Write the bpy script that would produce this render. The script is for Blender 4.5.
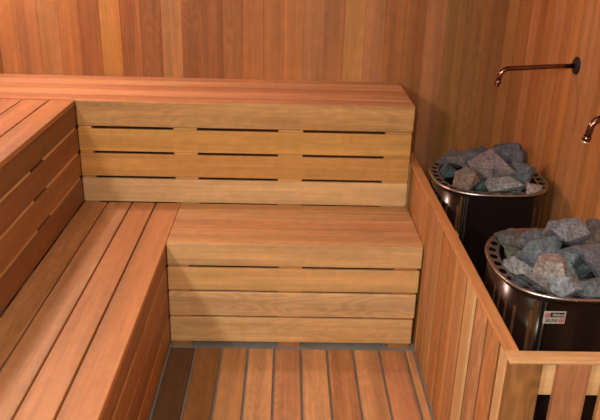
import bpy, bmesh, math, random
from mathutils import Vector, Matrix, Euler, noise as mnoise

C = bpy.context.scene.collection
scn = bpy.context.scene
for o in list(bpy.data.objects):
    bpy.data.objects.remove(o)

# ---------------------------------------------------------------- camera
cam_data = bpy.data.cameras.new('camera')
cam = bpy.data.objects.new('camera', cam_data)
C.objects.link(cam)
FW = Vector((0.023492, 0.925051, -0.379116))
RT = Vector((0.999557, -0.014808, 0.025806))
DN = Vector((0.018258, -0.379555, -0.924989))
cam.matrix_world = Matrix(((RT.x, -DN.x, -FW.x, -0.5432),
                           (RT.y, -DN.y, -FW.y, -3.3611),
                           (RT.z, -DN.z, -FW.z, 1.6016),
                           (0, 0, 0, 1)))
cam_data.sensor_width = 36.0
cam_data.lens = 705.04 / 600 * 36.0
cam_data.clip_start = 0.02
scn.camera = cam

# ---------------------------------------------------------------- world, lamps, exposure
world = bpy.data.worlds.new('world')
scn.world = world
world.use_nodes = True
world.node_tree.nodes['Background'].inputs[0].default_value = (1.0, 0.85, 0.7, 1)
world.node_tree.nodes['Background'].inputs[1].default_value = 0.05


def lamp(name, kind, loc, energy, color, size, target=None, size_y=None):
    d = bpy.data.lights.new(name, kind)
    d.energy = energy
    d.color = color
    if kind == 'AREA':
        d.size = size
        if size_y:
            d.shape = 'RECTANGLE'
            d.size_y = size_y
    else:
        d.shadow_soft_size = size
    o = bpy.data.objects.new(name, d)
    C.objects.link(o)
    o.location = loc
    if target is not None:
        o.rotation_euler = (Vector(target) - Vector(loc)).to_track_quat('-Z', 'Y').to_euler()
    return o


lamp('corner_lamp_light', 'POINT', (-1.80, -0.27, 2.02), 41, (1.0, 0.84, 0.80), 0.06)
lamp('front_corner_lamp_light', 'AREA', (-1.78, -3.62, 1.90), 27, (1.0, 0.97, 0.84), 0.16, (-0.4, -0.9, 0.4), 0.25)
lamp('camera_side_light', 'AREA', (-0.62, -3.55, 1.78), 29, (1.0, 0.96, 0.82), 0.30, (-0.4, -0.8, 0.4), 0.35)  # added soft light beside the camera, weakens the corner lamp's shadows
lamp('overhead_fill', 'AREA', (-0.55, -2.0, 2.12), 4, (1.0, 0.86, 0.70), 0.9, (-0.55, -1.9, 0.0), 0.9)  # added fill from above, stands for no ceiling fixture

scn.view_settings.view_transform = 'Standard'
scn.view_settings.look = 'None'
scn.view_settings.exposure = 0.0
scn.view_settings.gamma = 1.0
scn.view_settings.use_curve_mapping = False


# ---------------------------------------------------------------- materials
def new_mat(name):
    m = bpy.data.materials.new(name)
    m.use_nodes = True
    nt = m.node_tree
    return m, nt, nt.nodes, nt.links, nt.nodes['Principled BSDF']


def wood_material(name, rough=0.5, streak=1.0, bump=0.15):
    """Cedar: colour of each board in the 'tint' attribute, grain laid along 'grain' (along, across, depth)."""
    m, nt, N, L, B = new_mat(name)
    gp = N.new('ShaderNodeAttribute'); gp.attribute_name = 'grain'
    ti = N.new('ShaderNodeAttribute'); ti.attribute_name = 'tint'
    # fine pores
    mp = N.new('ShaderNodeMapping'); mp.inputs['Scale'].default_value = (2.2, 95, 95)
    L.new(gp.outputs['Vector'], mp.inputs[0])
    n1 = N.new('ShaderNodeTexNoise'); n1.inputs['Scale'].default_value = 1.0
    n1.inputs['Detail'].default_value = 4; n1.inputs['Roughness'].default_value = 0.6
    L.new(mp.outputs[0], n1.inputs[0])
    # broad growth bands, wandering
    mp2 = N.new('ShaderNodeMapping'); mp2.inputs['Scale'].default_value = (0.9, 16, 16)
    L.new(gp.outputs['Vector'], mp2.inputs[0])
    n2 = N.new('ShaderNodeTexNoise'); n2.inputs['Scale'].default_value = 1.0
    n2.inputs['Detail'].default_value = 3; n2.inputs['Distortion'].default_value = 0.5
    L.new(mp2.outputs[0], n2.inputs[0])
    # cathedral figure: contour lines of a stretched field
    mp3 = N.new('ShaderNodeMapping'); mp3.inputs['Scale'].default_value = (2.6, 13, 13)
    L.new(gp.outputs['Vector'], mp3.inputs[0])
    n3 = N.new('ShaderNodeTexNoise'); n3.inputs['Scale'].default_value = 1.0
    n3.inputs['Detail'].default_value = 1.0; n3.inputs['Distortion'].default_value = 0.3
    L.new(mp3.outputs[0], n3.inputs[0])
    mul = N.new('ShaderNodeMath'); mul.operation = 'MULTIPLY'; mul.inputs[1].default_value = 70
    L.new(n3.outputs[0], mul.inputs[0])
    sn = N.new('ShaderNodeMath'); sn.operation = 'SINE'; L.new(mul.outputs[0], sn.inputs[0])
    fig = N.new('ShaderNodeMath'); fig.operation = 'MULTIPLY'
    L.new(sn.outputs[0], fig.inputs[0]); L.new(ti.outputs['Alpha'], fig.inputs[1])
    # value multiplier
    r1 = N.new('ShaderNodeMapRange'); r1.inputs[1].default_value = 0.25; r1.inputs[2].default_value = 0.75
    r1.inputs[3].default_value = 1 - 0.13 * streak; r1.inputs[4].default_value = 1 + 0.10 * streak
    L.new(n1.outputs[0], r1.inputs[0])
    r2 = N.new('ShaderNodeMapRange'); r2.inputs[1].default_value = 0.3; r2.inputs[2].default_value = 0.7
    r2.inputs[3].default_value = 1 - 0.26 * streak; r2.inputs[4].default_value = 1 + 0.16 * streak
    L.new(n2.outputs[0], r2.inputs[0])
    r3 = N.new('ShaderNodeMath'); r3.operation = 'MULTIPLY_ADD'
    r3.inputs[1].default_value = 0.22; r3.inputs[2].default_value = 1.0
    L.new(fig.outputs[0], r3.inputs[0])
    a = N.new('ShaderNodeMath'); a.operation = 'MULTIPLY'; L.new(r1.outputs[0], a.inputs[0]); L.new(r2.outputs[0], a.inputs[1])
    b = N.new('ShaderNodeMath'); b.operation = 'MULTIPLY'; L.new(a.outputs[0], b.inputs[0]); L.new(r3.outputs[0], b.inputs[1])
    vm = N.new('ShaderNodeVectorMath'); vm.operation = 'SCALE'
    nb = N.new('ShaderNodeTexNoise'); nb.inputs['Scale'].default_value = 22; nb.inputs['Detail'].default_value = 5
    L.new(gp.outputs['Vector'], nb.inputs[0])
    rb = N.new('ShaderNodeMapRange'); rb.inputs[1].default_value = 0.3; rb.inputs[2].default_value = 0.7
    rb.inputs[3].default_value = 0.93; rb.inputs[4].default_value = 1.06
    L.new(nb.outputs[0], rb.inputs[0])
    b2 = N.new('ShaderNodeMath'); b2.operation = 'MULTIPLY'; L.new(b.outputs[0], b2.inputs[0]); L.new(rb.outputs[0], b2.inputs[1])
    L.new(ti.outputs['Color'], vm.inputs[0]); L.new(b2.outputs[0], vm.inputs['Scale'])
    # slow hue drift to redder heartwood
    mp4 = N.new('ShaderNodeMapping'); mp4.inputs['Scale'].default_value = (0.8, 7, 7)
    mp4.inputs['Location'].default_value = (7.3, 1.1, 4.2)
    L.new(gp.outputs['Vector'], mp4.inputs[0])
    n4 = N.new('ShaderNodeTexNoise'); n4.inputs['Detail'].default_value = 2
    n4.inputs['Scale'].default_value = 1.0
    L.new(mp4.outputs[0], n4.inputs[0])
    r4 = N.new('ShaderNodeMapRange'); r4.inputs[1].default_value = 0.4; r4.inputs[2].default_value = 0.75
    r4.inputs[3].default_value = 0.0; r4.inputs[4].default_value = 0.45
    L.new(n4.outputs[0], r4.inputs[0])
    mx = N.new('ShaderNodeMix'); mx.data_type = 'RGBA'; mx.blend_type = 'MULTIPLY'
    mx.inputs[7].default_value = (0.95, 0.74, 0.62, 1)
    L.new(r4.outputs[0], mx.inputs[0]); L.new(vm.outputs[0], mx.inputs[6])
    L.new(mx.outputs[2], B.inputs['Base Color'])
    B.inputs['Roughness'].default_value = rough
    B.inputs['Specular IOR Level'].default_value = 0.35
    bp_ = N.new('ShaderNodeBump'); bp_.inputs['Strength'].default_value = bump
    bp_.inputs['Distance'].default_value = 0.001
    L.new(n1.outputs[0], bp_.inputs['Height']); L.new(bp_.outputs[0], B.inputs['Normal'])
    return m


def plain_material(name, col, rough=0.6, metal=0.0, noise_scale=30, amount=0.15, coat=0.0):
    m, nt, N, L, B = new_mat(name)
    tc = N.new('ShaderNodeTexCoord')
    n = N.new('ShaderNodeTexNoise'); n.inputs['Scale'].default_value = noise_scale
    n.inputs['Detail'].default_value = 4
    L.new(tc.outputs['Object'], n.inputs[0])
    r = N.new('ShaderNodeMapRange'); r.inputs[3].default_value = 1 - amount; r.inputs[4].default_value = 1 + amount
    L.new(n.outputs[0], r.inputs[0])
    vm = N.new('ShaderNodeVectorMath'); vm.operation = 'SCALE'; vm.inputs[0].default_value = col
    L.new(r.outputs[0], vm.inputs['Scale'])
    L.new(vm.outputs[0], B.inputs['Base Color'])
    B.inputs['Roughness'].default_value = rough
    B.inputs['Metallic'].default_value = metal
    B.inputs['Coat Weight'].default_value = coat
    B.inputs['Coat Roughness'].default_value = 0.06
    return m


def stone_material(name, col, col2):
    def greyed(c):
        g = sum(c) / 3
        return tuple((a * .7 + g * .3) * t * .92 for a, t in zip(c, (1.0, 1.10, 1.22)))
    col, col2 = greyed(col), greyed(col2)
    m, nt, N, L, B = new_mat(name)
    tc = N.new('ShaderNodeTexCoord')
    n = N.new('ShaderNodeTexNoise'); n.inputs['Scale'].default_value = 16; n.inputs['Detail'].default_value = 6
    n.inputs['Roughness'].default_value = 0.6
    L.new(tc.outputs['Object'], n.inputs[0])
    r = N.new('ShaderNodeValToRGB')
    r.color_ramp.elements[0].position = 0.38; r.color_ramp.elements[0].color = (*col, 1)
    r.color_ramp.elements[1].position = 0.66; r.color_ramp.elements[1].color = (*col2, 1)
    L.new(n.outputs[0], r.inputs[0])
    n2 = N.new('ShaderNodeTexNoise'); n2.inputs['Scale'].default_value = 110; n2.inputs['Detail'].default_value = 4
    L.new(tc.outputs['Object'], n2.inputs[0])
    r2 = N.new('ShaderNodeMapRange'); r2.inputs[1].default_value = 0.3; r2.inputs[2].default_value = 0.75
    r2.inputs[3].default_value = 0.5; r2.inputs[4].default_value = 1.6
    L.new(n2.outputs[0], r2.inputs[0])
    vm = N.new('ShaderNodeVectorMath'); vm.operation = 'SCALE'
    L.new(r.outputs[0], vm.inputs[0]); L.new(r2.outputs[0], vm.inputs['Scale'])
    L.new(vm.outputs[0], B.inputs['Base Color'])
    B.inputs['Roughness'].default_value = 0.75
    b = N.new('ShaderNodeBump'); b.inputs['Strength'].default_value = 0.5; b.inputs['Distance'].default_value = 0.003
    L.new(n2.outputs[0], b.inputs['Height']); L.new(b.outputs[0], B.inputs['Normal'])
    return m


WOOD = wood_material('cedar_board', rough=0.48)
WOOD_WALL = wood_material('cedar_wall_board', rough=0.55, streak=1.0)
WOOD_FLOOR = wood_material('worn_cedar_duckboard', rough=0.6, streak=1.1)
M_SLAB = plain_material('grey_concrete', (0.30, 0.28, 0.26), 0.8, 0, 14, 0.3)
M_STEEL = plain_material('dark_brown_polished_steel', (0.012, 0.007, 0.006), 0.20, 0.0, 60, 0.05, 0.12)
M_RIM = plain_material('bronze_tinted_steel_rim', (0.27, 0.225, 0.22), 0.34, 0.75, 60, 0.1)
M_CHROME = plain_material('polished_steel_edge', (0.42, 0.40, 0.40), 0.33, 1.0, 60, 0.05)
M_BLACK = plain_material('black_enamel', (0.012, 0.011, 0.011), 0.45, 0.0, 60, 0.1)
M_COPPER = plain_material('dark_copper', (0.20, 0.10, 0.08), 0.18, 1.0, 60, 0.1)
M_BRONZE = plain_material('brown_slot_liner', (0.20, 0.10, 0.045), 0.4, 0.5, 60, 0.1)
M_NOZZLE = plain_material('pale_brass', (0.75, 0.62, 0.35), 0.3, 0.8, 60, 0.1)
M_WHITE = plain_material('white_print', (0.45, 0.43, 0.40), 0.5, 0, 60, 0.02)
M_RED = plain_material('red_print', (0.50, 0.03, 0.05), 0.5, 0, 60, 0.02)
M_INK = plain_material('black_print', (0.01, 0.01, 0.01), 0.5, 0, 60, 0.02)
M_GLASS_FRAME = plain_material('dark_door_glass', (0.05, 0.04, 0.035), 0.1, 0, 10, 0.05)

STONES = {
    'grey_brown': stone_material('grey_brown_stone', (0.075, 0.078, 0.080), (0.17, 0.12, 0.095)),
    'dark_grey': stone_material('dark_grey_stone', (0.050, 0.060, 0.070), (0.11, 0.11, 0.12)),
    'purple_dark': stone_material('dark_purple_stone', (0.050, 0.052, 0.068), (0.12, 0.095, 0.115)),
    'pink': stone_material('dull_pink_stone', (0.14, 0.10, 0.10), (0.26, 0.17, 0.15)),
    'rust': stone_material('rusty_stone', (0.13, 0.11, 0.10), (0.30, 0.15, 0.07)),
    'teal': stone_material('dark_teal_stone', (0.022, 0.050, 0.058), (0.06, 0.10, 0.10)),
    'pale': stone_material('pale_grey_stone', (0.15, 0.165, 0.175), (0.30, 0.27, 0.25)),
    'slate': stone_material('slate_grey_stone', (0.075, 0.092, 0.110), (0.16, 0.16, 0.165)),
    'pink_pale': stone_material('pale_pink_stone', (0.24, 0.17, 0.14), (0.38, 0.28, 0.23)),
    'blue': stone_material('blue_grey_stone', (0.075, 0.105, 0.130), (0.16, 0.18, 0.20)),
    'olive': stone_material('olive_stone', (0.085, 0.100, 0.060), (0.16, 0.14, 0.09)),
    'purple': stone_material('purple_grey_stone', (0.12, 0.12, 0.145), (0.24, 0.20, 0.215)),
    'pale_blue': stone_material('pale_blue_grey_stone', (0.15, 0.185, 0.20), (0.29, 0.30, 0.30)),
}


# ---------------------------------------------------------------- helpers
def link(name, mesh, parent=None):
    o = bpy.data.objects.new(name, mesh)
    C.objects.link(o)
    if parent is not None:
        o.parent = parent
        o.matrix_parent_inverse = Matrix.Translation(-parent.location) if parent.type == 'EMPTY' else Matrix.Identity(4)
    return o


def tag(o, label, cat=None, group=None, kind=None):
    if label: o['label'] = label
    if cat: o['category'] = cat
    if group: o['group'] = group
    if kind: o['kind'] = kind
    return o


def thing(name, loc, label, cat, group=None):
    o = bpy.data.objects.new(name, None)
    o.empty_display_size = 0.1
    C.objects.link(o)
    o.location = loc
    return tag(o, label, cat, group)


def srgb(r, g, b):
    f = lambda c: ((c / 255 + 0.055) / 1.055) ** 2.4 if c > 10 else c / 255 / 12.92
    return (f(r), f(g), f(b))


class Boards:
    """Collects boards (chamfered boxes) into one mesh with grain and tint attributes."""

    def __init__(self, seed=1):
        self.bm = bmesh.new()
        self.rnd = random.Random(seed)
        self.g = self.bm.verts.layers.float_vector.new('grain')
        self.t = self.bm.verts.layers.float_color.new('tint')

    def add(self, x0, x1, y0, y1, z0, z1, axis, tint, fig=0.0, bev=0.0022, M=None):
        lo = Vector((min(x0, x1), min(y0, y1), min(z0, z1)))
        hi = Vector((max(x0, x1), max(y0, y1), max(z0, z1)))
        c = (lo + hi) / 2
        s = hi - lo
        r = bmesh.ops.create_cube(self.bm, size=1.0)
        vs = r['verts']
        for v in vs:
            v.co = Vector((v.co.x * s.x, v.co.y * s.y, v.co.z * s.z)) + c
        if bev > 0:
            es = list({e for v in vs for e in v.link_edges})
            rb = bmesh.ops.bevel(self.bm, geom=es, offset=min(bev, min(s) * 0.3), segments=2, profile=0.5, affect='EDGES')
            vs = list({v for f in rb['faces'] for v in f.verts} | {v for v in vs if v.is_valid})
        off = Vector((self.rnd.uniform(0, 50), self.rnd.uniform(0, 50), self.rnd.uniform(0, 50)))
        flip = self.rnd.choice((-1, 1))
        for v in vs:
            p = v.co - c
            if axis == 'x': g = Vector((p.x, p.y, p.z))
            elif axis == 'y': g = Vector((p.y, p.x, p.z))
            else: g = Vector((p.z, p.x, p.y))
            v[self.g] = Vector((g.x * flip, g.y, g.z)) + off
            v[self.t] = (tint[0], tint[1], tint[2], fig)
            if M is not None: v.co = M @ v.co
        return vs

    def build(self, name, mat, parent=None):
        me = bpy.data.meshes.new(name)
        bmesh.ops.recalc_face_normals(self.bm, faces=self.bm.faces)
        self.bm.to_mesh(me)
        self.bm.free()
        me.materials.append(mat)
        return link(name, me, parent)


def mesh_obj(name, bm, mat, parent=None, smooth=False):
    me = bpy.data.meshes.new(name)
    bmesh.ops.recalc_face_normals(bm, faces=bm.faces)
    if smooth:
        for f in bm.faces: f.smooth = True
    bm.to_mesh(me)
    bm.free()
    me.materials.append(mat)
    return link(name, me, parent)


def box_bm(bm, x0, x1, y0, y1, z0, z1, bev=0.0):
    r = bmesh.ops.create_cube(bm, size=1.0)
    for v in r['verts']:
        v.co = Vector(((x0 + x1) / 2 + v.co.x * (x1 - x0), (y0 + y1) / 2 + v.co.y * (y1 - y0), (z0 + z1) / 2 + v.co.z * (z1 - z0)))
    if bev:
        bmesh.ops.bevel(bm, geom=list({e for v in r['verts'] for e in v.link_edges}), offset=bev, segments=2, affect='EDGES')
    return bm


def tube_bm(path, radius, seg=20, cap=True):
    bm = bmesh.new()
    rings = []
    n = len(path)
    up = Vector((0, 1, 0))
    for i, p in enumerate(path):
        d = (path[min(i + 1, n - 1)] - path[max(i - 1, 0)]).normalized()
        a = up.cross(d).normalized()
        b = d.cross(a).normalized()
        r = radius[i] if isinstance(radius, (list, tuple)) else radius
        rings.append([bm.verts.new(p + a * math.cos(2 * math.pi * k / seg) * r + b * math.sin(2 * math.pi * k / seg) * r) for k in range(seg)])
    for i in range(n - 1):
        for k in range(seg):
            bm.faces.new((rings[i][k], rings[i][(k + 1) % seg], rings[i + 1][(k + 1) % seg], rings[i + 1][k]))
    if cap:
        bm.faces.new(rings[0]); bm.faces.new(rings[-1])
    return bm


rnd = random.Random(11)
# cedar tones (the boards' own; some darker mixes below also carry shade)
TAN = srgb(206, 162, 110)
YEL = srgb(210, 162, 92)
PINK = srgb(198, 145, 106)
ORG = srgb(192, 134, 80)
RED = srgb(172, 114, 73)
BRN = srgb(158, 108, 66)
DRK = srgb(130, 88, 54)
OLV = srgb(168, 128, 72)
LIGHT = srgb(222, 184, 134)


def mixc(a, b, t): return tuple(a[i] * (1 - t) + b[i] * t for i in range(3))
def jit(c, s=0.06):
    k = 1 + rnd.uniform(-s, s)
    return (c[0] * k, c[1] * k * (1 + rnd.uniform(-s, s) * 0.3), c[2] * k * (1 + rnd.uniform(-s, s) * 0.5))


# ---------------------------------------------------------------- dimensions
ZU, ZL = 0.896, 0.45            # bench heights
YU, YL = -0.494, -0.910         # front of upper / lower bench along the back wall
XU, XL = -1.410, -0.991         # front of upper / lower bench along the left wall
XW0, XW1 = -1.905, 0.53         # left and right walls
YF = -3.75                      # front wall (behind the camera)
ZC = 2.16
SLAB = -0.015
RAIL_Y = -1.958

# ---------------------------------------------------------------- room shell
bm = bmesh.new(); box_bm(bm, XW0 - 0.1, XW1 + 0.1, YF - 0.1, 0.1, SLAB - 0.1, SLAB)
tag(mesh_obj('floor', bm, M_SLAB), None, kind='structure')

PW = 0.0945




seqk = [  # k from seam x=-0.747 : k=-11 is px 22-43
    (-13, BRN), (-12, mixc(ORG, PINK, .4)), (-11, mixc(PINK, RED, .3)), (-10, mixc(TAN, PINK, .3)), (-9, mixc(ORG, RED, .5)), (-8, mixc(RED, DRK, .3)),
    (-7, mixc(YEL, ORG, .4)), (-6, RED), (-5, mixc(RED, DRK, .4)), (-4, mixc(TAN, PINK, .3)),
    (-3, mixc(BRN, RED, .4)), (-2, mixc(RED, DRK, .4)), (-1, mixc(BRN, ORG, .2)), (0, ORG), (1, ORG), (2, mixc(ORG, TAN, .3)), (3, PINK), (4, mixc(PINK, RED, .35)),
    (5, mixc(YEL, TAN, .6)), (6, PINK), (7, ORG), (8, mixc(ORG, BRN, .4)), (9, mixc(PINK, BRN, .3)), (10, OLV), (11, mixc(BRN, OLV, .5)), (12, BRN), (13, ORG)]
B = Boards(3)
for k, t in seqk:
    x0 = -0.747 + k * PW
    x1 = x0 + PW
    x0 = max(x0, XW0 - 0.02); x1 = min(x1, XW1 + 0.02)
    if x1 - x0 < 0.01: continue
    B.add(x0, x1, 0.0, 0.018, SLAB, ZC, 'z', tuple(a * b for a, b in zip(mixc(jit(t, .04), mixc(ORG, BRN, .7), .25), (.86, .80, .68))), fig=0.35 if k in (-6, -5, -3, -1, 11) else 0.1, bev=0.0018)
B.add(XW0 - .02, XW1 + .02, 0.0185, 0.05, SLAB, ZC, 'z', DRK, bev=0)
tag(B.build('wall_back', WOOD_WALL), None, kind='structure')

B = Boards(4)
pal = [BRN, PINK, ORG, mixc(ORG, PINK, .5), RED, ORG, TAN, mixc(OLV, ORG, .5), ORG, PINK, BRN]
y = 0.0; i = 0
rs = [mixc(BRN, OLV, .4), BRN, PINK, RED, ORG, PINK, mixc(ORG, RED, .5), ORG, PINK, PINK, ORG, mixc(ORG, RED, .6), TAN, ORG, PINK, ORG]
while y > YF:
    t = rs[i] if i < len(rs) else pal[i % len(pal)]
    B.add(XW1, XW1 + 0.018, y - PW, y, SLAB, ZC, 'z', tuple(a * b for a, b in zip(mixc(jit(t, .05), mixc(BRN, RED, .4), .5), (1.0, .97, .82))), fig=0.15, bev=0.0018)
    y -= PW; i += 1
B.add(XW1 + .0185, XW1 + .05, YF, 0, SLAB, ZC, 'z', DRK, bev=0)
tag(B.build('wall_right', WOOD_WALL), None, kind='structure')

B = Boards(5)
y = 0.0; i = 3
while y > YF:
    B.add(XW0 - 0.018, XW0, y - PW, y, SLAB, ZC, 'z', jit(pal[i % len(pal)], .06), fig=0.15, bev=0.0018)
    y -= PW; i += 1
B.add(XW0 - .05, XW0 - .0185, YF, 0, SLAB, ZC, 'z', DRK, bev=0)
tag(B.build('wall_left', WOOD_WALL), None, kind='structure')

# front wall behind the camera, with a glass door in it
DX0, DX1, DZ = -1.0, -0.25, 1.95
B = Boards(6)
x = XW0; i = 5
while x < XW1:
    x1 = min(x + PW, XW1)
    if x1 <= DX0 or x >= DX1: B.add(x, x1, YF - .018, YF, SLAB, ZC, 'z', mixc(jit(pal[i % len(pal)]), DRK, .5), bev=0.0018)
    else: B.add(x, x1, YF - .018, YF, DZ, ZC, 'z', jit(pal[i % len(pal)]), bev=0.0018)
    x = x1; i += 1
tag(B.build('wall_front', WOOD_WALL), None, kind='structure')
bm = bmesh.new(); box_bm(bm, DX0 + .0, DX1 + .03, YF - .05, YF - .02, SLAB, DZ)
dr = tag(mesh_obj('door_1', bm, M_GLASS_FRAME), None, kind='structure')

B = Boards(7)
x = XW0; i = 2
while x < XW1:
    B.add(x, min(x + PW, XW1), YF, 0, ZC, ZC + .018, 'y', mixc(jit(pal[i % len(pal)]), DRK, .5), bev=0.0018)
    x += PW; i += 1
B.add(XW0, XW1, YF, 0, ZC + .0185, ZC + .04, 'y', DRK, bev=0)
tag(B.build('ceiling', WOOD_WALL), None, kind='structure')

# ---------------------------------------------------------------- duckboard floor
duck = thing('duckboard', (-0.5, -2.2, 0), 'slatted red cedar duckboard lying on the floor between the benches and the rail', 'duckboard')
P = 0.1055
B = Boards(21)
ft = [mixc(DRK, srgb(90, 72, 54), .7), mixc(BRN, OLV, .35), mixc(TAN, BRN, .45), mixc(TAN, PINK, .4), mixc(PINK, RED, .3), mixc(PINK, TAN, .5),  # first two boards tinted darker for the lower bench's shadow
      mixc(PINK, ORG, .5), mixc(PINK, TAN, .4), mixc(PINK, RED, .2), mixc(TAN, PINK, .6)]
for k in range(10):
    x0 = XL + 0.004 + k * P
    x1 = x0 + P - 0.009
    if k == 9: x1 = -0.010
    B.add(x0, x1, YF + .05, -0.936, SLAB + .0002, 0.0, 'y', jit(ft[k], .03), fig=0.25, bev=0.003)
B.build('slat', WOOD_FLOOR, duck)
# ---------------------------------------------------------------- benches
GAP = 0.007




UP_ROWS = [(0.788, ZU - .0005), (0.680, 0.777), (0.569, 0.669), (0.452, 0.558)]
LO_ROWS = [(0.356, ZL - .0005), (0.249, 0.3465), (0.1345, 0.2405), (0.014, 0.126)]

# --- upper bench along the back wall (its seat runs into the left corner)
ub = thing('upper_bench', (-0.7, -0.25, 0), 'upper cedar bench along the back wall', 'bench')
tag(ub, 'long upper cedar bench running along the back wall above the lower bench', 'bench')
B = Boards(31)
ys = [YU + .0146, -0.386, -0.284, -0.180, -0.077, -0.001]
tt = [mixc(PINK, RED, .15), mixc(PINK, LIGHT, .25), mixc(PINK, RED, .25), mixc(PINK, LIGHT, .35), PINK]
for j in range(5):
    B.add(XW0 + .002, 0.0, ys[j] + (.0013 if j else 0), ys[j + 1] - .0013, ZU - .0205, ZU, 'x', jit(tt[j], .03), fig=0.1, bev=0.0016)
B.build('seat', WOOD, ub)
B = Boards(32)
tt = [mixc(TAN, OLV, .35), YEL, mixc(YEL, ORG, .35), LIGHT]
for (z0, z1), t in zip(UP_ROWS, tt):
    B.add(XU + .001, -0.002 if z1 > .8 else -.006, YU, YU + .014, z0, z1, 'x', jit(t, .02), fig=0.3 if z1 > .8 else .12, bev=0.004 if z1 > .8 else .0025)
B.build('front_panel', WOOD, ub)
for (x0, x1) in ((-1.405, -1.352), (-1.01, -0.912), (-.57, -.466), (-.118, -.008)):
    B = Boards(int(-x0 * 100) + 33)
    B.add(x0, x1, YU + .0145, YU + .045, SLAB, ZU - .021, 'z', mixc(TAN, YEL, .5), bev=0.001)
    for r in range(3):
        B.add(x0, x1, YU + .002, YU + .0145, UP_ROWS[r + 1][1] + .0008, UP_ROWS[r][0] - .0008, 'x', mixc(TAN, YEL, .5), bev=0)
    B.build('support', WOOD, ub)
for (x0, x1) in ((-1.30, -1.25), (-.75, -.70), (-.06, -.01)):
    B = Boards(int(-x0 * 100) + 43)
    B.add(x0, x1, -.035, -.002, SLAB, ZU - .021, 'z', BRN, bev=0.001)
    B.build('rear_leg', WOOD, ub)

# --- upper bench along the left wall
ulb = thing('upper_bench', (-1.65, -2, 0), 'upper cedar bench along the left wall, seat boards with open gaps, left edge of photo', 'bench')
B = Boards(51)
xs = [XU, -1.5125, -1.6205, -1.728, XW0 + .002]
tt = [mixc(PINK, ORG, .6), mixc(PINK, ORG, .4), PINK, TAN]
Y0 = YF + .02
for j in range(4):
    B.add(xs[j] - (0 if j == 0 else .0035), xs[j + 1] + .0025, Y0, YU - .0015, ZU - .0205, ZU, 'y', jit(tt[j], .03), fig=.12, bev=.003)
B.build('seat', WOOD, ulb)
B = Boards(52)
tt = [mixc(RED, DRK, .8), mixc(BRN, DRK, .3), mixc(BRN, OLV, .3), mixc(RED, DRK, .7)]  # tints darkened: shade of the side turned away from the lamps
for (z0, z1), t in zip(UP_ROWS, tt):
    z1 = min(z1, ZU - .0205)
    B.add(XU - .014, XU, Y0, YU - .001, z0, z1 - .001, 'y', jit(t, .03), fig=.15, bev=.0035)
B.build('front_panel', WOOD, ulb)
B = Boards(130)  # pale strips in the gaps stand for lit top edges of boards
for r in range(3):
    yy = YU - .02
    while yy > Y0 + .5:
        B.add(XU - .012, XU - .003, yy - .40, yy, UP_ROWS[r + 1][1] - .0005, UP_ROWS[r][0] - .0005, 'y', LIGHT, bev=0)
        yy -= .55
B.build('pale_gap_strip', WOOD, ulb)
yy = -0.56
while yy > Y0 + .1:
    B = Boards(int(-yy * 50) + 60)
    B.add(XU - .05, XU - .0145, yy - .10, yy, SLAB, ZU - .021, 'z', TAN, bev=.001)
    B.build('support', WOOD, ulb)
    yy -= .55
for yy in (-.7, -1.8, -2.9):
    B = Boards(int(-yy * 50) + 260)
    B.add(XW0 + .002, XW0 + .035, yy - .05, yy, SLAB, ZU - .021, 'z', BRN, bev=.001)
    B.build('rear_leg', WOOD, ulb)

# --- lower bench along the back
lb = thing('lower_bench', (-0.5, -0.7, 0), 'short lower cedar bench in front of the slatted riser, between left bench and rail', 'bench')
B = Boards(71)
ys = [YL + .0146, -0.772, -0.668, -0.565, YU - .001]
tt = [mixc(TAN, PINK, .35), mixc(TAN, PINK, .6), mixc(TAN, PINK, .35), TAN]
for j in range(4):
    B.add(XL + .0015, 0.0, ys[j] + (.0012 if j else 0), ys[j + 1] - .0012, ZL - .0205, ZL, 'x', jit(tt[j], .03), fig=.2, bev=.0016)
B.build('seat', WOOD, lb)
B = Boards(72)
tt = [mixc(TAN, LIGHT, .5), mixc(YEL, LIGHT, .6), mixc(LIGHT, TAN, .1), mixc(LIGHT, YEL, .2)]
ends = [-.001, -.006, -.010, -.014]
for j, ((z0, z1), t) in enumerate(zip(LO_ROWS, tt)):
    B.add(XL + .002, ends[j], YL, YL + .014, z0, z1, 'x', jit(t, .02), fig=(.15, .1, .4, .25)[j], bev=.0045 if j == 0 else .0025)
B.build('front_panel', WOOD, lb)
for (x0, x1) in ((-.985, -.907), (-.557, -.466), (-.107, -.018)):
    B = Boards(int(-x0 * 100) + 73)
    B.add(x0, x1, YL + .0145, YL + .045, SLAB, ZL - .021, 'z', mixc(ORG, BRN, .4), bev=.001)
    for r in range(3):
        B.add(x0, x1, YL + .003, YL + .0145, LO_ROWS[r + 1][1] + .0008, LO_ROWS[r][0] - .0008, 'x', mixc(ORG, BRN, .2), bev=0)
    B.build('support', WOOD, lb)

# --- lower bench along the left
llb = thing('lower_bench', (-1.2, -2, 0), 'long lower cedar bench on the left, four seat boards running toward the viewer', 'bench')
B = Boards(81)
xs = [XL, -1.0985, -1.2015, -1.307, XU + .0015]
tt = [mixc(PINK, ORG, .55), mixc(PINK, ORG, .45), mixc(PINK, TAN, .4), mixc(TAN, BRN, .45)]
for j in range(4):
    B.add(xs[j] - (0 if j == 0 else .003), xs[j + 1] + (.003 if j < 3 else 0), Y0, YU - .0015, ZL - .0205, ZL, 'y', jit(tt[j], .03), fig=(.1, .1, .15, .35)[j], bev=.003)
B.build('seat', WOOD, llb)
B = Boards(82)
tt = [mixc(ORG, BRN, .9), mixc(ORG, BRN, .8), BRN, mixc(ORG, BRN, .5)]  # darker mixes put this unlit face's shade into the board colour
for (z0, z1), t in zip(LO_ROWS, tt):
    z1 = min(z1, ZL - .0205)
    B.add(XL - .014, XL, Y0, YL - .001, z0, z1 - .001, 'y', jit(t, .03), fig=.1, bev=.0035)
B.build('front_panel', WOOD, llb)
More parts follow.
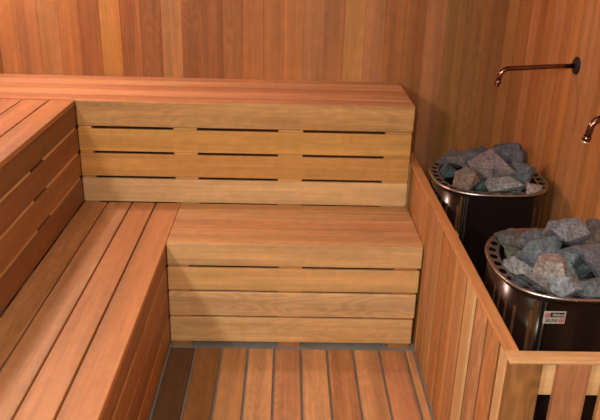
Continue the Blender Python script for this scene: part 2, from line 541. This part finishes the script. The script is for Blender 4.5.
B = Boards(130)  # pale strips again, in place of lit edges between the face boards
for r in range(3):
    yy = YL - .03
    while yy > Y0 + .5:
        B.add(XL - .012, XL - .003, yy - .40, yy, LO_ROWS[r + 1][1] - .0005, LO_ROWS[r][0] - .0005, 'y', LIGHT, bev=0)
        yy -= .55
B.build('pale_gap_strip', WOOD, llb)
yy = -.95
while yy > Y0 + .1:
    B = Boards(int(-yy * 50) + 90)
    B.add(XL - .05, XL - .0145, yy - .10, yy, SLAB, ZL - .021, 'z', TAN, bev=.001)
    B.build('support', WOOD, llb)
    yy -= .55

# ---------------------------------------------------------------- safety rail round the stoves
rail = thing('stove_guard_rail', (0.1, RAIL_Y, 0), 'low slatted cedar guard rail fencing off the two stoves, with a flat cap', 'guard rail')
ZR = 0.650
B = Boards(101)
B.add(0.002, 0.037, RAIL_Y + .046, -.002, ZR - .009, ZR, 'y', mixc(ORG, PINK, .35), fig=.1, bev=.0025)
B.add(0.0, XW1 - .002, RAIL_Y - .001, RAIL_Y + .045, ZR - .009, ZR, 'x', mixc(LIGHT, PINK, .3), fig=.1, bev=.0025)
B.build('cap', WOOD, rail)
B = Boards(102)
st = [LIGHT, mixc(ORG, PINK, .3), mixc(PINK, TAN, .2), LIGHT, mixc(PINK, ORG, .5), ORG, mixc(ORG, RED, .3), mixc(ORG, TAN, .4), mixc(ORG, PINK, .4),
      mixc(ORG, RED, .3), mixc(ORG, PINK, .4), ORG, mixc(BRN, OLV, .5)]
y = RAIL_Y + .0205; i = 0
strips = Boards(105)  # strips closing the slat gaps, coloured dark for the shade inside them
while y < -.03:
    y1 = min(y + .084 - (0.0205 if i == 0 else 0), -.003)
    x0 = .003
    B.add(x0, 0.018, y, y1, SLAB, ZR - .0095, 'z', jit(st[i % 13], .05), fig=.6 if i in (1, 2) else .12, bev=.0015)
    y = RAIL_Y + (i + 1) * .116; i += 1
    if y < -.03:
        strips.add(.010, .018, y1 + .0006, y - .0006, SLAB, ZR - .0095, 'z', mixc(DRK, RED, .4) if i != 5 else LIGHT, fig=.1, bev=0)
strips.build('gap_shade_strip', WOOD, rail)
B.build('slat', WOOD, rail)
# boards behind the slats
B = Boards(103)
B.add(0.0185, 0.034, RAIL_Y + .022, -.003, .538, ZR - .0095, 'y', mixc(LIGHT, YEL, .5))
B.add(0.0185, 0.034, RAIL_Y + .022, -.003, .06, .14, 'y', YEL)
B.add(0.038, XW1 - .002, RAIL_Y + .0205, RAIL_Y + .038, .538, ZR - .0095, 'x', LIGHT, fig=.1)
B.add(0.038, XW1 - .002, RAIL_Y + .0205, RAIL_Y + .038, .06, .14, 'x', YEL)
B.build('inner_rail', WOOD, rail)
xx = [(0.0, .082, mixc(OLV, DRK, .65), .7), (.121, .200, mixc(RED, PINK, .5), .3), (.237, .316, mixc(ORG, TAN, .5), .2), (.353, .432, PINK, .2), (.469, .526, ORG, .2)]
for n, (x0, x1, t, fg) in enumerate(xx):
    B = Boards(110 + n)
    B.add(x0, x1, RAIL_Y, RAIL_Y + .0195, SLAB, ZR - .0095, 'z', t, fig=fg, bev=.0025)
    B.build('front_slat', WOOD, rail)
for yb in (-.02, -1.15, -1.905):
    B = Boards(121)
    B.add(.0345, .054, yb - .04, yb, SLAB, .63, 'z', YEL)
    B.build('post', WOOD, rail)

# ---------------------------------------------------------------- stoves
A_, B_ = 0.216, 0.238
BF, BB = 0.213, 0.250           # reach toward the viewer / toward the back from the widest line
NF, NB = 2.7, 2.3


def egg(theta, a, b):
    """rounded stove outline; b only tells how far it is inset from B_"""
    d = B_ - b
    c, s = math.cos(theta), math.sin(theta)
    n = NF if s < 0 else NB
    q = (BF if s < 0 else BB) - d
    return Vector((a * math.copysign(abs(c) ** (2 / n), c), q * math.copysign(abs(s) ** (2 / n), s), 0))


def even_sup(a, b, count):
    """points equally spaced in arc length"""
    fine = [egg(2 * math.pi * k / 2000, a, b) for k in range(2001)]
    L = [0]
    for k in range(2000): L.append(L[-1] + (fine[k + 1] - fine[k]).length)
    out = []; j = 0
    for i in range(count):
        d = L[-1] * i / count
        while L[j + 1] < d: j += 1
        f = (d - L[j]) / max(1e-9, L[j + 1] - L[j])
        out.append(fine[j].lerp(fine[j + 1], f))
    return out


def loft(rings, closed_top=False, closed_bot=False):
    bm = bmesh.new()
    R = [[bm.verts.new(p) for p in r] for r in rings]
    n = len(R[0])
    for i in range(len(R) - 1):
        for k in range(n):
            bm.faces.new((R[i][k], R[i][(k + 1) % n], R[i + 1][(k + 1) % n], R[i + 1][k]))
    if closed_top: bm.faces.new(R[-1])
    if closed_bot: bm.faces.new(R[0])
    return bm


def up(pts, z): return [Vector((p.x, p.y, z)) for p in pts]


def make_stove(loc, label, plate):
    root = thing('sauna_stove', loc, label, 'stove', 'sauna stoves behind the guard rail')
    cx, cy, cz = loc
    T = Vector((cx, cy, 0))

    def put(bm, name, mat, parent=root, smooth=False):
        for v in bm.verts: v.co += T
        return mesh_obj(name, bm, mat, parent, smooth)

    N = 128
    out = even_sup(A_ - .005, B_ - .005, N)
    inn = even_sup(A_ - .011, B_ - .011, N)
    H = 0.678
    put(loft([up(inn, 0.10), up(out, 0.09), up(out, 0.40), up(out, H), up(inn, H), up(inn, 0.12)], False, False), 'casing', M_STEEL, smooth=False).data.polygons.foreach_set('use_smooth', [True] * (N * 5))
    # stone basket inside
    b1 = even_sup(A_ - .034, B_ - .034, N)
    b2 = even_sup(A_ - .038, B_ - .038, N)
    put(loft([up(b2, 0.45), up(b1, 0.45), up(b1, H + .004), up(b2, H + .004), up(b2, 0.628)], True, True), 'stone_basket', M_BLACK)
    # rim with oval holes
    bm = bmesh.new()
    M_ = 28                       # number of holes
    per = 8
    oo = even_sup(A_ + .002, B_ + .002, M_ * per)
    ii = even_sup(A_ - .034, B_ - .034, M_ * per)
    z = 0.690

    def pt(t, s):                # t along in cell units, s 0..1 outer->inner
        f = (t * per) % (M_ * per)
        i0 = int(f); fr = f - i0
        a = oo[i0].lerp(oo[(i0 + 1) % (M_ * per)], fr)
        b = ii[i0].lerp(ii[(i0 + 1) % (M_ * per)], fr)
        q = a.lerp(b, s)
        return Vector((q.x, q.y, z - 0.004 * s))
    K = 32
    for h in range(M_):
        outer, inner = [], []
        for k in range(K):
            # square perimeter param
            u = k / K * 4
            sd, f = int(u), u - int(u)
            e = [(-1 + 2 * f, -1), (1, -1 + 2 * f), (1 - 2 * f, 1), (-1, 1 - 2 * f)][sd]
            outer.append(bm.verts.new(pt(h + .5 + e[0] * .5, .5 + e[1] * .5)))
            ang = math.atan2(e[1], e[0])
            inner.append(bm.verts.new(pt(h + .5 + math.cos(ang) * .37, .50 + math.sin(ang) * .33)))
        low = [bm.verts.new(v.co - Vector((0, 0, .003))) for v in inner]
        for k in range(K):
            bm.faces.new((outer[k], outer[(k + 1) % K], inner[(k + 1) % K], inner[k]))
            bm.faces.new((inner[k], inner[(k + 1) % K], low[(k + 1) % K], low[k]))
    bmesh.ops.remove_doubles(bm, verts=bm.verts, dist=1e-5)
    put(bm, 'rim', M_RIM)
    # polished lip round the rim
    l0 = even_sup(A_ + .002, B_ + .002, N); l1 = even_sup(A_ + .005, B_ + .005, N)
    l2 = even_sup(A_ + .0066, B_ + .0066, N); l3 = even_sup(A_ + .0038, B_ + .0038, N)
    put(loft([up(even_sup(A_ - .001, B_ - .001, N), z + .0002), up(l0, z + .0014), up(l3, z + .0012), up(l1, z), up(l2, z - .003), up(l2, z - .0055), up(l1, z - .008), up(l0, z - .009), up(even_sup(A_ - .004, B_ - .004, N), z - .012)]), 'lip', M_CHROME, smooth=True)
    # screws of the rim
    for ang in (-155, -120, -97, -72, -45, -170):
        p = egg(math.radians(ang), A_ + .0066, B_ + .0066)
        bm = bmesh.new()
        bmesh.ops.create_uvsphere(bm, u_segments=12, v_segments=8, radius=.0028, matrix=Matrix.Translation((p.x, p.y, z - .003)))
        put(bm, 'screw', M_CHROME, smooth=True)
    # front panel (flat, slightly proud) with added strips standing for streaks reflected at its crease
    y0 = -(BF - .004)
    bm = box_bm(bmesh.new(), -.116, .122, y0 - .0025, y0 + .012, .10, H - .006, .002)
    fp = put(bm, 'front_panel', M_STEEL)
    bm = box_bm(bmesh.new(), -.126, -.121, y0 - .002, y0 + .024, .10, H - .006, .0015)
    put(bm, 'streak_strip', M_CHROME)
    bm = box_bm(bmesh.new(), -.1425, -.1395, y0 + .006, y0 + .034, .10, H - .006, .001)
    put(bm, 'streak_strip', M_BRONZE)
    # vertical louvre slots on the rounded sides
    for sgn in (-1, 1):
        for q, (ty, z0, z1) in enumerate(((-.200, .36, .645), (-.175, .40, .630), (-.140, .52, .625), (-.110, .545, .63), (-.075, .555, .635), (-.04, .56, .64))):
            # point on the superellipse with that y
            t = abs(ty) / (BF - .005)
            xx_ = (A_ - .005) * (1 - t ** NF) ** (1 / NF)
            e = 1e-3
            t2 = (abs(ty) + e) / (BF - .005)
            x2 = (A_ - .005) * max(0, (1 - t2 ** NF)) ** (1 / NF)
            tang = math.atan2(-e, (x2 - xx_))  # direction along surface on + side
            bm = bmesh.new()
            box_bm(bm, -.0045, .0045, -.0012, .004, z0, z1, .001)
            nx, ny = e, -(xx_ - x2)
            nrm = Vector((nx, ny, 0)).normalized()
            # rotate so local -Y is outward normal
            rot = math.atan2(nrm.x, -nrm.y)
            Mx = Matrix.Translation((xx_, ty, 0)) @ Matrix.Rotation(rot, 4, 'Z')
            for v in bm.verts:
                v.co = Mx @ v.co
                if sgn < 0: v.co.x = -v.co.x
            put(bm, 'slot', M_BRONZE)
    # feet
    for sx in (-.15, .15):
        for sy in (-.16, .16):
            bm = bmesh.new()
            bmesh.ops.create_cone(bm, cap_ends=True, segments=20, radius1=.018, radius2=.014, depth=.125, matrix=Matrix.Translation((sx, sy, SLAB + .0625)))
            put(bm, 'foot', M_BLACK)
    bm = loft([up(even_sup(A_ - .012, B_ - .012, 64), .093), up(even_sup(A_ - .012, B_ - .012, 64), .098)], True, True)
    put(bm, 'base_plate', M_BLACK)
    if plate:
        X0, X1, Z0, Z1 = .1615 - cx, .2215 - cx, .6125, .6505
        yp = y0 - .0025
        pl = put(box_bm(bmesh.new(), X0, X1, yp - .0015, yp, Z0, Z1, .0005), 'name_plate', M_WHITE)
        pl['label'] = 'small white, black and red name plate'
        w = X1 - X0; h = Z1 - Z0
        bm = box_bm(bmesh.new(), X0 + w * .30, X1 - w * .055, yp - .0019, yp - .0014, Z0 + h * .53, Z1 - h * .09)
        put(bm, 'black_band', M_INK, pl)

        def disc(x, z_, r, mat, nm, dy):
            bm = bmesh.new()
            bmesh.ops.create_cone(bm, cap_ends=True, segments=28, radius1=r, radius2=r, depth=.0006,
                                  matrix=Matrix.Translation((x, yp - dy, z_)) @ Matrix.Rotation(math.pi / 2, 4, 'X'))
            put(bm, nm, mat, pl)
        for (fx, fz) in ((.17, .68), (.84, .27)):
            disc(X0 + w * fx, Z0 + h * fz, h * .20, M_RED, 'red_roundel', .0019)
            disc(X0 + w * fx, Z0 + h * fz, h * .12, M_WHITE, 'roundel_centre', .0022)
            disc(X0 + w * fx, Z0 + h * fz, h * .065, M_INK, 'roundel_dot', .0025)

        def text(body, size, x, z_, mat, shear=0.0, dy=.0022, sx=1.0):
            cu = bpy.data.curves.new('lettering', 'FONT')
            cu.body = body; cu.size = size; cu.extrude = .0001; cu.shear = shear
            cu.offset = size * 0.025
            to = bpy.data.objects.new('lettering_tmp', cu)
            C.objects.link(to)
            dg = bpy.context.evaluated_depsgraph_get()
            me = bpy.data.meshes.new_from_object(to.evaluated_get(dg))
            bpy.data.objects.remove(to)
            for v in me.vertices:
                v.co = Vector((cx + x + v.co.x * sx, cy + yp - dy - v.co.z, z_ + v.co.y))
            me.materials.clear(); me.materials.append(mat)
            return link('lettering', me, pl)
        text('Finland', h * .30, X0 + w * .37, Z0 + h * .63, M_WHITE, .35)
        text('SAUNA', h * .42, X0 + w * .10, Z0 + h * .13, M_INK, 0, .0018, .66)
    return root


make_stove((.258, -.742, SLAB), 'farther dark brown steel sauna stove heaped with stones, in the back corner behind the rail', False)
make_stove((.288, -1.512, SLAB), 'nearer dark brown steel sauna stove with small name plate, heaped with stones, right edge', True)


# ---------------------------------------------------------------- stones
def make_stone(loc, rx, rz, color, seed, label, group, depth=None, yaw=None):
    r = random.Random(seed)
    bm = bmesh.new()
    rx *= 1.2; rz *= 1.2
    ry = depth or (rx + rz) * 0.52
    R3 = Euler((r.uniform(-.5, .5), r.uniform(-.5, .5), r.uniform(0, 6.28))).to_matrix()
    for k in range(13):
        d = Vector((r.gauss(0, 1), r.gauss(0, 1), r.gauss(0, 1))).normalized()
        m = max(abs(d.x), abs(d.y), abs(d.z))
        d = R3 @ (d / (.45 * m + .55)) * r.uniform(.85, 1.08)
        bm.verts.new(Vector((d.x * rx, d.y * ry, d.z * rz)))
    h = bmesh.ops.convex_hull(bm, input=bm.verts)
    for v in [v for v in bm.verts if not v.link_faces]: bm.verts.remove(v)
    bmesh.ops.dissolve_limit(bm, angle_limit=math.radians(20), verts=bm.verts, edges=bm.edges)
    bmesh.ops.bevel(bm, geom=list(bm.edges), offset=min(rx, rz) * .022, segments=2, affect='EDGES')
    bmesh.ops.triangulate(bm, faces=bm.faces)
    for _ in range(2):
        long = [e for e in bm.edges if e.calc_length() > min(rx, rz) * .35]
        if long: bmesh.ops.subdivide_edges(bm, edges=long, cuts=1, use_grid_fill=False)
        bmesh.ops.triangulate(bm, faces=bm.faces)
    o3 = Vector((seed * 3.7, seed * 1.3, 0))
    for v in bm.verts:
        n = v.normal if v.normal.length > 0 else v.co.normalized()
        v.co += n * (mnoise.noise(v.co * 45 + o3) * .003 + mnoise.noise(v.co * 130 + o3) * .0014)
    me = bpy.data.meshes.new('sauna_stone')
    bmesh.ops.recalc_face_normals(bm, faces=bm.faces)
    bm.to_mesh(me); bm.free()
    me.materials.append(STONES[color])
    o = link('sauna_stone', me)
    o.location = loc
    return tag(o, label, 'stone', group)


S1 = [
    ('grey_brown', (0.165, -0.592, 0.708), (0.052, 0.036), 'grey-brown stone at the back left of the farther stove'),
    ('dark_grey', (0.245, -0.585, 0.712), (0.054, 0.037), 'dark grey stone at the back middle of the farther stove'),
    ('purple_dark', (0.385, -0.605, 0.730), (0.056, 0.050), 'dark purplish stone standing highest at the back right of the farther stove'),
    ('pink', (0.283, -0.725, 0.722), (0.072, 0.052), 'dull pink wedge-shaped stone in the middle of the farther stove'),
    ('rust', (0.154, -0.822, 0.700), (0.049, 0.036), 'rust-stained stone at the front left of the farther stove'),
    ('teal', (0.228, -0.812, 0.672), (0.032, 0.026), 'dark teal stone sunk between rusty and pink stones of the farther stove'),
    ('pale', (0.285, -0.868, 0.692), (0.053, 0.030), 'pale grey stone at the front middle of the farther stove'),
    ('slate', (0.395, -0.735, 0.694), (0.044, 0.046), 'slate grey stone against the right side of the farther stove'),
    ('pink_pale', (0.382, -0.882, 0.690), (0.041, 0.020), 'flat pale pinkish stone at the front right of the farther stove'),
    ('teal', (0.118, -0.675, 0.682), (0.030, 0.026), 'small dark teal stone at the left rim of the farther stove'),
    ('dark_grey', (0.185, -0.745, 0.672), (0.042, 0.030), 'dark grey stone low behind the rust-stained one on the farther stove'),
    ('dark_grey', (0.325, -0.655, 0.690), (0.045, 0.036), 'dark grey stone low behind the dull pink one on the farther stove'),
    ('blue', (0.355, -0.810, 0.675), (0.029, 0.036), 'blue-grey stone wedged right of the pink one on the farther stove'),
    ('slate', (0.198, -0.680, 0.690), (0.042, 0.034), 'slate grey stone left of the pink one on the farther stove'),
]
S2 = [
    ('grey_brown', (0.172, -1.365, 0.700), (0.050, 0.033), 'grey-brown stone at the back left of the nearer stove'),
    ('olive', (0.155, -1.450, 0.688), (0.036, 0.028), 'olive green stone near the left rim of the nearer stove'),
    ('slate', (0.245, -1.400, 0.712), (0.046, 0.032), 'slate grey stone at the back middle of the nearer stove'),
    ('purple', (0.284, -1.485, 0.782), (0.050, 0.036), 'purplish grey stone on the very top of the nearer stove heap'),
    ('grey_brown', (0.385, -1.440, 0.755), (0.050, 0.038), 'grey-brown stone at the back right of the nearer stove'),
    ('blue', (0.206, -1.535, 0.735), (0.052, 0.044), 'large blue-grey stone left of centre on the nearer stove'),
    ('pink_pale', (0.198, -1.640, 0.735), (0.040, 0.034), 'pale pink stone front centre of the nearer stove'),
    ('pale', (0.150, -1.662, 0.698), (0.038, 0.029), 'rounded pale grey stone at the front left of the nearer stove'),
    ('pale_blue', (0.226, -1.664, 0.708), (0.040, 0.033), 'pale blue-grey stone at the front middle of the nearer stove'),
    ('purple', (0.330, -1.590, 0.735), (0.062, 0.060), 'largest purplish grey stone right of centre on the nearer stove'),
    ('blue', (0.272, -1.575, 0.735), (0.034, 0.040), 'blue-grey stone wedged left of the largest on the nearer stove'),
    ('teal', (0.140, -1.603, 0.672), (0.034, 0.020), 'dark teal stone low at the front left of the nearer stove'),
    ('pale', (0.134, -1.545, 0.692), (0.036, 0.030), 'pale grey stone at the left rim of the nearer stove'),
    ('slate', (0.312, -1.672, 0.694), (0.042, 0.026), 'slate grey stone at the front right of the nearer stove'),
    ('teal', (0.285, -1.652, 0.680), (0.026, 0.026), 'dark teal stone under the largest stone of the nearer stove'),
    ('slate', (0.190, -1.630, 0.680), (0.036, 0.030), 'small slate grey stone under the pale pink one of the nearer stove'),
    ('dark_grey', (0.235, -1.462, 0.690), (0.045, 0.040), 'dark grey stone low beneath the top stone of the nearer stove'),
    ('slate', (0.335, -1.500, 0.700), (0.050, 0.044), 'slate grey stone behind the largest stone of the nearer stove'),
    ('pale_blue', (0.268, -1.612, 0.712), (0.036, 0.032), 'pale blue-grey stone tucked below the left side of the largest stone of the nearer stove'),
    ('dark_grey', (0.238, -1.612, 0.688), (0.036, 0.034), 'dark grey stone right of the pale pink one on the nearer stove'),
    ('slate', (0.408, -1.630, 0.695), (0.042, 0.034), 'slate grey stone at the right rim of the nearer stove'),
]
for n, (c, p, (rx, rz), lab) in enumerate(S1):
    make_stone(p, rx * 1.08, rz * 1.08, c, 100 + n, lab, 'stones heaped on the farther stove')
for n, (c, p, (rx, rz), lab) in enumerate(S2):
    make_stone(p, rx * 1.08, rz * 1.06, c, 200 + n, lab, 'stones heaped on the nearer stove')


# ---------------------------------------------------------------- copper water spouts on the right wall
def make_spout(y, z, label, tip_mat, length=.283, r=.0088, drop=.016):
    root = thing('water_spout', (XW1, y, z), label, 'water spout', 'copper spouts above the stoves')
    xe = XW1 - length
    path = [Vector((XW1 - .001, y, z)), Vector((XW1 - .1, y, z - .005)), Vector((xe + .06, y, z - .014)), Vector((xe + .035, y, z - .0155))]
    c = Vector((xe + .035, y, z - .0155 - .033))
    for k in range(1, 10):
        a = math.pi / 2 + k / 9 * math.pi / 2 * .93
        path.append(c + Vector((math.cos(a) * .033, 0, math.sin(a) * .033)))
    d = (path[-1] - path[-2]).normalized()
    path.append(path[-1] + d * drop)
    o = mesh_obj('pipe', tube_bm(path, r), M_COPPER, root, True)
    e = path[-1]
    mesh_obj('collar', tube_bm([e - d * .001, e + d * .003, e + d * .010, e + d * .014], [r + .0007, r + .0027, r + .0027, r + .0007]), M_COPPER, root, True)
    mesh_obj('nozzle', tube_bm([e + d * .013, e + d * .021], [.0092, .0088]), tip_mat, root, True)
    bm = tube_bm([Vector((XW1 - .0005, y, z)), Vector((XW1 - .006, y, z)), Vector((XW1 - .009, y, z)), Vector((XW1 - .010, y, z))], [.032, .032, .029, .012], 40)
    fl = mesh_obj('flange', bm, M_BLACK, root)
    fl['label'] = 'round black wall flange'


make_spout(-.768, 1.134, 'dark copper spout with black round flange above the farther stove', M_COPPER)
make_spout(-1.52, 1.146, 'dark copper spout with pale nozzle above the nearer stove, cut by right edge', M_NOZZLE, .247, .0095, .022)
